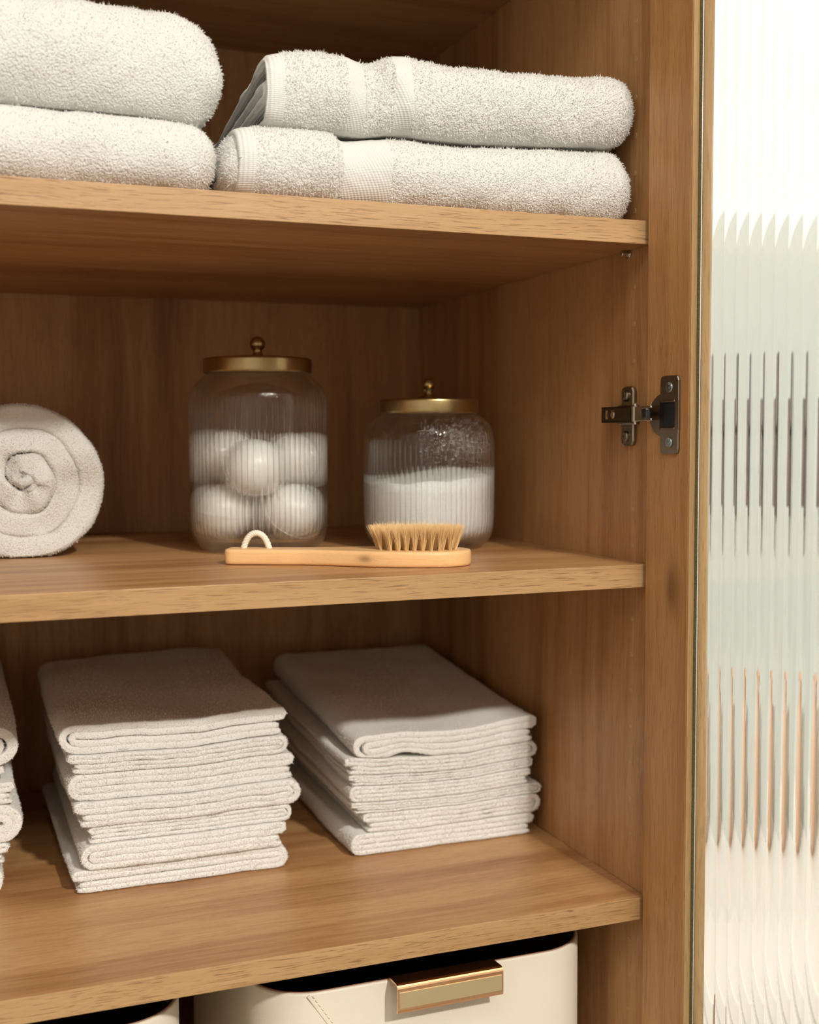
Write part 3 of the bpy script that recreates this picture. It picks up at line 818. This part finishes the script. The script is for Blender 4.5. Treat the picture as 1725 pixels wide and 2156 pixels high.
# centre stack, bottom to top
ords7 = ['bottom', 'second from the bottom', 'third from the bottom', 'middle', 'third from the top', 'second from the top', 'top']
spC = [dict(fold='R', h=.0225, x0=.000, x1=-.004, gap=.55), dict(fold='L', h=.0250, x0=.010, x1=-.004, gap=.5, dy=-.003, bul=1.1), dict(fold='R', h=.0170, x0=.016, x1=.002, rag=(.001, .002), gap=.45),
       dict(fold='R', h=.0250, x0=.004, x1=.009, dy=-.002, bul=1.1), dict(fold='L', h=.0265, x0=.000, x1=.003, rag=(0, 0), dy=.001), dict(fold='R', h=.0190, x0=-.001, x1=-.002, bul=1.0), dict(fold='L', h=.0285, x0=-.006, x1=-.002, gap=.55, dy=.002, bul=1.2)]
def topC(x, y):
    f = np.clip((y-.19)/.28, 0, 1)
    return .004*np.sin(f*PI*1.0)*-1 + .007*f - .008*np.exp(-((x+.36)/.045)**2)*np.exp(-((f-.25)/.35)**2)
nmC = ['hand towel of the middle stack on the lower shelf, '+w+' of its seven' for w in
       ('lowest', 'second up', 'third up', 'fourth up', 'fifth up', 'next to highest', 'topmost')]
def shear(amount, y0):
    def f(P, i, a, b, n):
        return P
    return f
stack(spC, -.4660, -.2680, .186, .475, .1500, 31, topC, nmC, 'folded hand towels in the middle stack')
# right stack
spR = [dict(fold='L', h=.0230, x0=.0, x1=-.005, gap=.5, bul=.7), dict(fold='R', h=.0210, x0=.013, x1=.003, bul=1.1, dyb=.01), dict(fold='R', h=.0120, x0=.0, x1=.004, gap=.4), 
       dict(fold='L', h=.0175, x0=-.001, x1=-.008, gap=.5), dict(fold='R', h=.0115, x0=-.001, x1=-.004, gap=.4), dict(fold='R', h=.0180, x0=-.006, x1=-.001, gap=.5, bul=1.2), dict(fold='L', h=.0285, x0=.003, x1=-.003, gap=.5, bul=1.3, dy=-.001)]
def topR(x, y):
    f = np.clip((y-.19)/.28, 0, 1)
    return .024*f - .007*np.exp(-((x+.11)/.05)**2)*np.exp(-((f-.1)/.4)**2) - .004*np.sin(f*PI)
nmR = ['hand towel of the right stack beside the side panel, '+w for w in
       ('lowest', 'second up', 'third up', 'in its middle', 'third from its top', 'next to highest', 'topmost, with a drooping rolled fold')]
def bendR(P, i, a, b, n):
    if i == n-1:
        # rolled left fold droops, leaving a little cave under its front
        k = np.exp(-((a-.055)/.018)**2)*np.clip((.24-P[:, 1])/.05, 0, 1)
        P[:, 2] += .005*k*np.clip(1-b/.02, 0, 1)
        k2 = np.exp(-((a-.012)/.02)**2)*np.clip((.25-P[:, 1])/.06, 0, 1); P[:, 2] -= .004*k2
    P[:, 0] = np.minimum(P[:, 0], -.0022)
    return P
stack(spR, -.2080, -.0100, .1865, .480, .1215, 47, topR, nmR, 'folded hand towels in the right stack', bend=bendR)
# left stack, mostly outside the picture
spL = [dict(fold='R', h=.030, x0=0, x1=-.012, bul=.8), dict(fold='L', h=.018, x0=0, x1=-.006), dict(fold='R', h=.034, x0=.0, x1=.004, gap=.7, bul=1.1), dict(fold='L', h=.020, x0=0, x1=-.003, rag=(0, 0)), dict(fold='L', h=.014, x0=0, x1=-.008),
       dict(fold='R', h=.036, x0=0, x1=.003, bul=1.2)]
nmL = ['hand towel of the cut-off stack at the left edge, '+w for w in ('lowest', 'second up', 'third up with a thick fold', 'third from its top', 'next to highest', 'topmost with a fat round fold')]
def topL(x, y): return .02*np.clip((y-.2)/.28, 0, 1)
stack(spL, -.705, -.5085, .205, .485, .1520, 63, topL, nmL, 'folded hand towels in the left stack', cloth_loops=7000)

# ------------------------------------------------------------------ jars
def make_jar(label, cx, cy, zb, outer, inner, ribr, nrib, lid, knob, amp=.0016):
    root = thing('glass_jar', label, 'jar', (cx, cy, zb), 'ribbed glass jars with brass lids')
    def densify(pr):
        pr = np.array(pr, float); out = [pr[0]]
        for p, q in zip(pr[:-1], pr[1:]):
            k = max(1, int(np.linalg.norm(q-p)/.004)); 
            for j in range(1, k+1): out.append(p+(q-p)*j/k)
        out = np.array(out)
        for _ in range(2):
            s = out.copy(); s[1:-1] = (out[:-2]+2*out[1:-1]+out[2:])/4; s[:, 0] = np.maximum(s[:, 0], 0); out = s
        return out
    O = densify(outer); I = densify(inner)
    n = nrib*8
    def rib(r, z, T):
        k = np.clip((z-ribr[0])/.003, 0, 1)*np.clip((ribr[1]-z)/.008, 0, 1)
        return r - amp*k*np.abs(np.cos(T*nrib/2))**1.0*np.where(r > .03, 1, 0)
    full = np.concatenate([O, I])
    nO = len(O)
    prof = full; th = np.arange(n)*2*PI/n
    r = prof[:, 0][:, None]*np.ones(n); zz = prof[:, 1][:, None]*np.ones(n); TT = np.ones(len(prof))[:, None]*th
    r[nO:] = rib(r[nO:], zz[nO:], TT[nO:])
    P = np.stack([cx+r*np.cos(TT), cy+r*np.sin(TT), zb+zz], -1)
    part = flip_out(grid(P, close_v=True))
    build('jar_body', [part], jar_glass, root)
    lidp = lathe(lid, cx, cy, zb, 96); l = build('lid', [flip_out(lidp)], brass, root)
    build('knob', [flip_out(lathe(knob, cx, cy, zb, 40))], brass, l)
    return root
def ballprof(zc, r, stem, z_base, flare, zs_):
    p = [(flare, z_base), (flare, z_base+.0012), (flare*.82, z_base+.0024), (stem*1.25, z_base+.0040), (stem, z_base+.007), (stem, zs_)]
    a0 = math.asin(min(.99, stem/r))
    for a in np.linspace(PI-a0, 0.0, 16): p.append((max(0, r*math.sin(a)), zc + r*math.cos(a)))
    # order bottom->top
    return p
JX, JY = -.2750, .2600
make_jar('taller ribbed glass jar with a brass lid, filled with white balls', JX, JY, z2+.0003,
    [(0, 0), (.050, 0), (.0585, .003), (.0640, .011), (.0662, .026), (.0665, .060), (.0665, .138), (.0664, .1460), (.0652, .1525), (.0627, .1578), (.0585, .1625), (.0530, .1662), (.0495, .1685), (.0488, .1705), (.0488, .176)],
    [(.0455, .176), (.0455, .1660), (.0515, .1625), (.0560, .1580), (.0592, .1530), (.0612, .1470), (.0622, .138), (.0622, .026), (.0600, .015), (.054, .010), (0, .0085)],
    (.018, .146), 72,
    [(0, .1846), (.020, .1846), (.0490, .1845), (.0500, .1844), (.0512, .1840), (.0519, .1832), (.0521, .1824), (.0522, .1815), (.0522, .1725), (.0521, .1712), (.0517, .1702), (.0510, .1700), (.0505, .1702), (.0502, .1720), (.0500, .1745), (0, .1745)],
    ballprof(.1985, .0073, .0042, .1838, .0125, .1925))
SX, SY = -.1120, .2240
make_jar('shorter ribbed glass jar with a brass lid, part filled with white powder', SX, SY, z2+.0003,
    [(0, 0), (.048, 0), (.0565, .003), (.0620, .011), (.0642, .024), (.0648, .050), (.0648, .102), (.0646, .1090), (.0636, .1152), (.0612, .1210), (.0572, .1256), (.0522, .1288), (.0482, .1305), (.0466, .132), (.0464, .136)],
    [(.0430, .136), (.0430, .1282), (.0500, .1248), (.0550, .1205), (.0585, .1140), (.0602, .106), (.0605, .100), (.0605, .024), (.0585, .014), (.053, .009), (0, .0075)],
    (.016, .108), 72,
    [(0, .1457), (.020, .1457), (.0455, .1456), (.0465, .1455), (.0476, .1451), (.0482, .1444), (.0484, .1436), (.0485, .1428), (.0485, .1338), (.0484, .1326), (.0480, .1317), (.0474, .1315), (.0470, .1318), (.0468, .1335), (.0466, .1362), (0, .1362)],
    ballprof(.1603, .0064, .0040, .1450, .0110, .1556))
# balls
def ball(label, x, y, z, r=.0270, rot=(0, 0)):
    root = thing('white_ball', label, 'ball', (x, y, z-r), 'white balls in the taller jar')
    a = np.linspace(0, PI, 33); prof = [(max(0, r*math.sin(q)), -r*math.cos(q)) for q in a]
    b = lathe(prof, 0, 0, 0, 64)
    th = np.arange(72)*2*PI/72
    seam = np.array([[((r+.0001+.0006*math.cos(q))*math.cos(t), (r+.0001+.0006*math.cos(q))*math.sin(t), .0005*math.sin(q)) for q in np.linspace(0, 2*PI, 7)[:-1]] for t in th])
    s = grid(seam, close_u=True, close_v=True)
    from mathutils import Euler
    M = np.array(Euler((rot[0], rot[1], 0)).to_matrix())
    build('wrapped_ball', [flip_out((b[0]@M.T+[x, y, z], b[1], 0, True))], ball_m, root)
    build('seam', [flip_out((s[0]@M.T+[x, y, z], s[1], 0, True))], ball_m, root)
def jp(rgt, fwd): return (JX + .933*rgt*1 + .36*fwd, JY - .36*rgt + .933*fwd)
zb = z2+.0003+.0110+.0270
for lb, rg, fw, dz, rot in (('ball at the lower left of the taller jar, showing its seam', -.0305, -.0120, 0, (.15, .1)), ('ball at the lower right of the taller jar', .0305, -.0120, -.0, (.9, .4)),
        ('ball low at the back of the taller jar, mostly hidden by the front ones', 0, .0335, 0, (.4, .2)), ('front ball in the centre of the taller jar', .000, -.0320, .0425, (1.2, .3)),
        ('ball at the upper left of the taller jar, highest of all', -.0285, .0170, .0525, (.6, 1.0)), ('ball at the upper right of the taller jar, behind the front one', .0290, .0160, .0490, (1.0, .8))):
    x, y = jp(rg, fw); ball('white '+lb, x, y, zb+dz, rot=rot)
# powder heap
th = np.arange(96)*2*PI/96; rows = []
pr_ = [(0, .0098), (.040, .0100), (.049, .0118), (.0550, .0165), (.0574, .026), (.0576, .055)]
for r, z in pr_: rows.append([(SX+r*math.cos(t), SY+r*math.sin(t), z2+z) for t in th])
for k in range(0, 15):
    r = .0576*(1-k/14.0)
    rows.append([(SX+r*math.cos(t), SY+r*math.sin(t),
                  z2+.0675+.010*math.exp(-((r*math.cos(t)-.022)**2+(r*math.sin(t)-.018)**2)/.0011) + .004*(r*math.cos(t)/.06) + .0012*math.sin(9*t+k)*(r/.06)) for t in th])
G = np.array(rows)
pw = build('white_powder', [flip_out(grid(G, close_v=True))], powder_m, None, (SX, SY, z2))
pw['kind'] = 'stuff'; tag(pw, 'fine white powder heaped inside the shorter ribbed glass jar', 'powder')
# specks clinging to the inside of the shorter jar, upper right
sv, sf = [], []; cnt = 0
for _ in range(3200):
    t = rng.normal(math.radians(-80), .48); z = rng.normal(.103, .012)
    if z < .078 or z > .124 or t < -2.1: continue
    rr_ = np.interp(z, [.080, .100, .110, .118, .126], [.0578, .0576, .0572, .0535, .0440]); s = rng.uniform(.0002, .0006)
    c = np.array([SX+rr_*math.cos(t), SY+rr_*math.sin(t), z2+z])
    q = rng.normal(size=(4, 3)); q /= np.linalg.norm(q, axis=1)[:, None]
    sv.append(c+q*s); sf += [[cnt, cnt+1, cnt+2], [cnt, cnt+2, cnt+3], [cnt, cnt+3, cnt+1], [cnt+1, cnt+3, cnt+2]]; cnt += 4
sp = build('powder_residue', [(np.concatenate(sv), np.array(sf), 0, False)], speck_m, pw)
sp['kind'] = 'stuff'; sp['label'] = 'specks of powder clinging to the glass above the heap'

# ------------------------------------------------------------------ bath brush
BL = np.array([-.3330, .1460]); ba = math.radians(-26.0)
bu = np.array([math.cos(ba), math.sin(ba)]); bv = np.array([-math.sin(ba), math.cos(ba)])   # bv points to the back
BT = .0135
brush = bpy.data.objects.new('bath_brush', None); C.objects.link(brush); brush.location = (BL[0], BL[1], z2+.0002)
tag(brush, 'pale wooden bath brush lying bristles up before the glass jars', 'brush')
def halfw(u):
    L = .2120
    h = .0118 + (.0290-.0118)*(3*np.clip((u-.060)/.095, 0, 1)**2-2*np.clip((u-.060)/.095, 0, 1)**3)
    h = h*np.sqrt(np.clip(1-np.clip((u-.163)/(L-.163), 0, 1)**2.3, 0, 1))
    return np.where(u < .008, h*(.55+.45*np.sqrt(np.clip(1-(1-u/.008)**2, 0, 1))), h)
uu = np.concatenate([np.linspace(0, .008, 7), np.linspace(.012, .163, 50), .163+.049*np.sin(np.linspace(0.05, PI/2, 26))])
hw = halfw(uu); hw[-1] = .0004
out = np.concatenate([np.stack([uu, -hw], 1), np.stack([uu, hw], 1)[::-1]])   # closed outline, local (u,v)
def inset(O, dlt):
    T_ = np.roll(O, -1, 0)-np.roll(O, 1, 0); T_ /= np.maximum(np.linalg.norm(T_, axis=1)[:, None], 1e-9)
    nn = np.stack([-T_[:, 1], T_[:, 0]], 1); R = O + nn*dlt
    R[:, 0] = np.clip(R[:, 0], dlt, .212-dlt); m_ = np.abs(R[:, 1]) > np.maximum(np.abs(O[:, 1]), 0)
    R[m_, 1] = O[m_, 1]; return R
rings = []
for dlt, z in ((.0025, 0), (.0010, .0004), (.0002, .0016), (0, .0035), (0, BT-.0035), (.0002, BT-.0016), (.0010, BT-.0004), (.0025, BT)):
    R = inset(out, dlt); rings.append(np.c_[R, np.full(len(R), z)])
n_o = len(out); h_ = n_o//2
B = np.array(rings); V, F, _, _ = grid(B, close_v=True)
capf = []
for ro, fl_ in ((0, 0), (len(rings)-1, 1)):
    for i in range(h_-1):
        q = [ro*n_o+i, ro*n_o+i+1, ro*n_o+n_o-2-i, ro*n_o+n_o-1-i]; capf.append(q if fl_ else q[::-1])
part = flip_out((V, np.concatenate([F, np.array(capf)]), 0, True))
def brush_obj(name, parts, mat):
    """brush meshes live in the brush's own (u,v,z) frame"""
    me = build(name, parts, mat); me.parent = brush; return me
brush.rotation_euler = (0, 0, ba)
hb = brush_obj('handle', [part], beech)
for p in hb.data.polygons: p.use_smooth = abs(p.normal.z) < .9
# bristles: about seventy tufts splaying outwards
hv, hq, ht, cnt = [], [], [], 0
tufts = []
for j, vv_ in enumerate(np.linspace(-.0185, .0185, 6)):
    half = .0365*math.sqrt(1-(vv_/.0245)**2)
    k = int(half*2/.0064)
    for i in range(k): tufts.append((.1655 + (-half + 2*half*(i+.5)/k), vv_))
for (tu, tv) in tufts:
    for _ in range(74):
        a = rng.uniform(0, 2*PI); r = math.sqrt(rng.random())
        b0 = np.array([tu+.0011*r*math.cos(a), tv+.0011*r*math.sin(a), BT-.0008])
        sp_ = np.array([(tu-.1655)*.13, tv*.22, 0])
        L = .0205*(1+.05*rng.normal())
        tip = b0 + sp_ + np.array([.0034*r*math.cos(a)+rng.normal()*.0009, .0034*r*math.sin(a)+rng.normal()*.0009, L])
        if rng.random() < .004: tip += [rng.normal()*.002, 0, .004]
        mid = (b0+tip)/2 + np.array([math.cos(a), math.sin(a), 0])*-.0004*r + sp_*-.12
        w = .00013
        dv = np.array([[1, 0, 0], [-.5, .87, 0], [-.5, -.87, 0]])
        hv += [b0+dv*w*1.2, mid+dv*w, tip+dv*w*.5]
        for l in (0, 3):
            for e_ in range(3): hq.append([cnt+l+e_, cnt+l+(e_+1) % 3, cnt+l+3+(e_+1) % 3, cnt+l+3+e_])
        cnt += 9
br = brush_obj('bristles', [(np.concatenate(hv), np.array(hq), 0, False)], bristle_m); br['kind'] = 'stuff'
# rope loop: three twisted strands
tt = np.linspace(0, 1, 90)
cu = .0150 + .0240*tt + .0; cv = .001+.0*tt
cz = BT - .003 + .0160*np.sin(tt*PI)**.8
cc = np.stack([.0145 + .0235*tt - .0012*np.sin(tt*2*PI), cv, cz], 1)
Tt = np.gradient(cc, axis=0); Tt /= np.linalg.norm(Tt, axis=1)[:, None]; nA = np.array([0, 1., 0]); nB = np.cross(Tt, nA)
st = []
for k in range(3):
    ph = tt*2*PI*5.5 + k*2*PI/3
    st.append(tube(cc + .00130*(np.cos(ph)[:, None]*nA + np.sin(ph)[:, None]*nB), .00150, 8))
brush_obj('rope_loop', st, rope_m)

# ------------------------------------------------------------------ storage bins on the bottom shelf
z4 = Z['s4']
def make_bin(label, x0, x1, y0, y1, zt, seed=0, handle=True):
    root = thing('storage_bin', label, 'storage bin', ((x0+x1)/2, (y0+y1)/2, z4+.0003), 'cream storage bins on the bottom shelf')
    cx, cy, w, h = (x0+x1)/2, (y0+y1)/2, x1-x0, y1-y0; r = .050
    o = rrect(w, h, r, 14)
    # refine straight runs
    P = []
    for i in range(len(o)):
        p, q = o[i], o[(i+1) % len(o)]; k = max(1, int(np.linalg.norm(q-p)/.012))
        for j in range(k): P.append(p+(q-p)*j/k)
    P = np.array(P)
    def ring(ins, z, arch=0):
        s = np.array([(w/2-ins)/(w/2), (h/2-ins)/(h/2)]); Q = P*s
        zz = np.full(len(Q), z)
        return np.c_[Q[:, 0]+cx, Q[:, 1]+cy, zz]
    zb_ = z4+.0003
    outer = [ring(.006, zb_), ring(.001, zb_+.002), ring(0, zb_+.006)] + [ring(0, z) for z in np.linspace(zb_+.02, zt-.002, 12)] + [ring(.0004, zt-.0006), ring(.0014, zt)]
    build('bin_body', [flip_out(grid(np.array(outer + [ring(.0024, zt-.0004), ring(.0026, zt-.003), ring(.0026, zb_+.004), ring(.006, zb_+.003)][:]), close_v=True)),
          grid(np.array([ring(.006, zb_)[::-1], np.repeat([[cx, cy, zb_]], len(P), 0)]), close_v=True)], leather, root)
    inn = [ring(.0028, zt-.0012), ring(.0036, zt-.004), ring(.0036, zb_+.006), ring(.007, zb_+.0045), np.repeat([[cx, cy, zb_+.0045]], len(P), 0)]
    build('lining', [grid(np.array(inn), close_v=True)], lining, root)
    rim = np.array([ring(.0022, zt-.0002)])[0]
    build('rim_piping', [tube(np.vstack([rim, rim[:2]]), .0008, 8, caps=False)], pipingm, root)
    return root
bz = -.0490
bR = make_bin('cream storage bin below the lower shelf, with a rose gold handle', -.3360, -.0300, .0300, .36, bz)
bL = make_bin('cream storage bin at the bottom left corner, only its dark opening and corner showing', -.7050, -.3925, .0300, .36, bz)
# pull: L-shaped rose gold profile hooked over the rim
def handle(xa, xb, root):
    prof = [(.0318, bz-.004), (.0318, bz+.0010), (.0310, bz+.0022), (.0290, bz+.0026), (.0125, bz+.0038), (.0100, bz+.0032), (.0090, bz+.0012), (.0088, bz-.0160), (.0094, bz-.0185), (.0120, bz-.0196)]
    prof = np.array(prof); prof = resample(prof, .0012)
    Tn = np.gradient(prof, axis=0); Tn /= np.linalg.norm(Tn, axis=1)[:, None]; Nn = np.stack([-Tn[:, 1], Tn[:, 0]], 1)
    O = np.concatenate([prof+Nn*.0006, (prof-Nn*.0006)[::-1]])
    G = np.array([np.c_[np.full(len(O), x), O] for x in (xa, xa+.0004, xb-.0004, xb)])
    n = len(prof); M_ = len(O); V, F, _, _ = grid(G, close_v=True)
    i = np.arange(n-1); q = np.stack([i, i+1, M_-2-i, M_-1-i], 1)
    p = flip_out((V, np.concatenate([F, q[:, ::-1], q+3*M_]), 0, False))
    hd = build('handle', [p], rose, root)
    build('handle_face', [boxp(xa+.0015, xb-.0015, .0079, .0086, bz-.0150, bz-.0015, bev=.0003)], simple('gold_face_reflection', s2l(240, 222, 180), .42, 1.0), hd)  # paler metal puts the bright reflection on the pull's face into its colour
handle(-.2275, -.1330, bR)
# overlapping panel seam with stitches on the right bin's front
sm = []
seam0, seam1 = np.array([-.2975, bz-.002]), np.array([-.232, -.150])
N_ = 26
dsm = (seam1-seam0)/np.linalg.norm(seam1-seam0); lsm = np.linalg.norm(seam1-seam0)
for k in range(N_):
    a = seam0+dsm*lsm*(k+.2)/N_ + np.array([.004, .001]); b = seam0+dsm*lsm*(k+.8)/N_ + np.array([.004, .001])
    sm.append(tube([(a[0], .0296, a[1]), ((a+b)[0]/2, .0293, (a+b)[1]/2), (b[0], .0296, b[1])], .00035, 6))
stc = build('stitching', sm, thread, bR)
O = np.array([seam0, seam0+[.052, -.001], seam1+[.06, 0], seam1])
build('overlap_panel', [boxp(0, lsm, -.0008, .0004, 0, .0022, bev=.0003, M=Matrix(((dsm[0], 0, -dsm[1], seam0[0]), (0, 1, 0, .0300), (dsm[1], 0, dsm[0], seam0[1]), (0, 0, 0, 1))))], leather, bR)

# ------------------------------------------------------------------ beyond the glass: a white vanity against the back wall
cream = simple('vanity_white', (.86, .85, .82), .4)
van = thing('vanity_unit', 'white vanity unit beyond the open door, seen blurred low behind the reeded glass', 'vanity', (.70, .36, ZF))
build('carcass', [boxp(.12, 1.24, .14, .575, ZF+.08, -.20, bev=.003)], cream, van)
build('countertop', [boxp(.10, 1.245, .12, .578, -.20, -.165, bev=.004)], simple('white_counter', (.84, .83, .80), .3), van)
build('plinth', [boxp(.14, 1.22, .18, .57, ZF, ZF+.08)], cream, van)
for k in range(2):
    d0 = build('vanity_door', [boxp(.125+.558*k, .675+.558*k, .122, .140, ZF+.10, -.215, bev=.002)], cream, van)
    build('knob', [flip_out(lathe([(0, 0), (.006, 0), (.006, .01), (.012, .014), (.012, .02), (0, .022)], 0, 0, 0, 24))], brass, d0)
    kn = d0.children[0] if d0.children else None
    kn.rotation_euler = (PI/2, 0, 0); kn.location = (.63+.09*k - origin_of(d0)[0], .122-origin_of(d0)[1], -.35-origin_of(d0)[2])
tile = simple('pale_blue_grey_tile', s2l(196, 204, 200), .35)
t_ = struct('trim_1', [boxp(.06, 1.25, .565, .58, -.165, .70, bev=.001)], tile)
vase = build('vase', [flip_out(lathe([(0, 0), (.040, 0), (.062, .03), (.070, .08), (.064, .14), (.045, .19), (.034, .215), (.040, .235), (.035, .235), (.030, .215), (.036, .19), (.055, .13), (.060, .08), (.05, .03), (0, .012)], .56, .42, -.165, 64))],
             simple('terracotta', s2l(212, 180, 154), .7), None, (.56, .42, -.165))
tag(vase, 'terracotta toned vessel blurred into streaks behind the lower reeded glass', 'vase')
lampw = thing('wall_lamp', 'dark wall lamp blurred into streaks behind the middle of the reeded glass', 'lamp', (.62, .56, .40))
build('wall_plate', [boxp(.585, .655, .548, .5645, .28, .52, bev=.004)], simple('dark_bronze', (.20, .18, .18), .4), lampw)
build('lamp_arm', [tube([(.62, .55, .40), (.62, .50, .41), (.62, .47, .45)], .006, 12)], blackp, lampw)
build('lamp_shade', [flip_out(lathe([(.035, 0), (.035, .15), (.033, .15), (.033, 0)], .62, .455, .30, 40))], simple('dark_shade', (.22, .19, .18), .6), lampw)
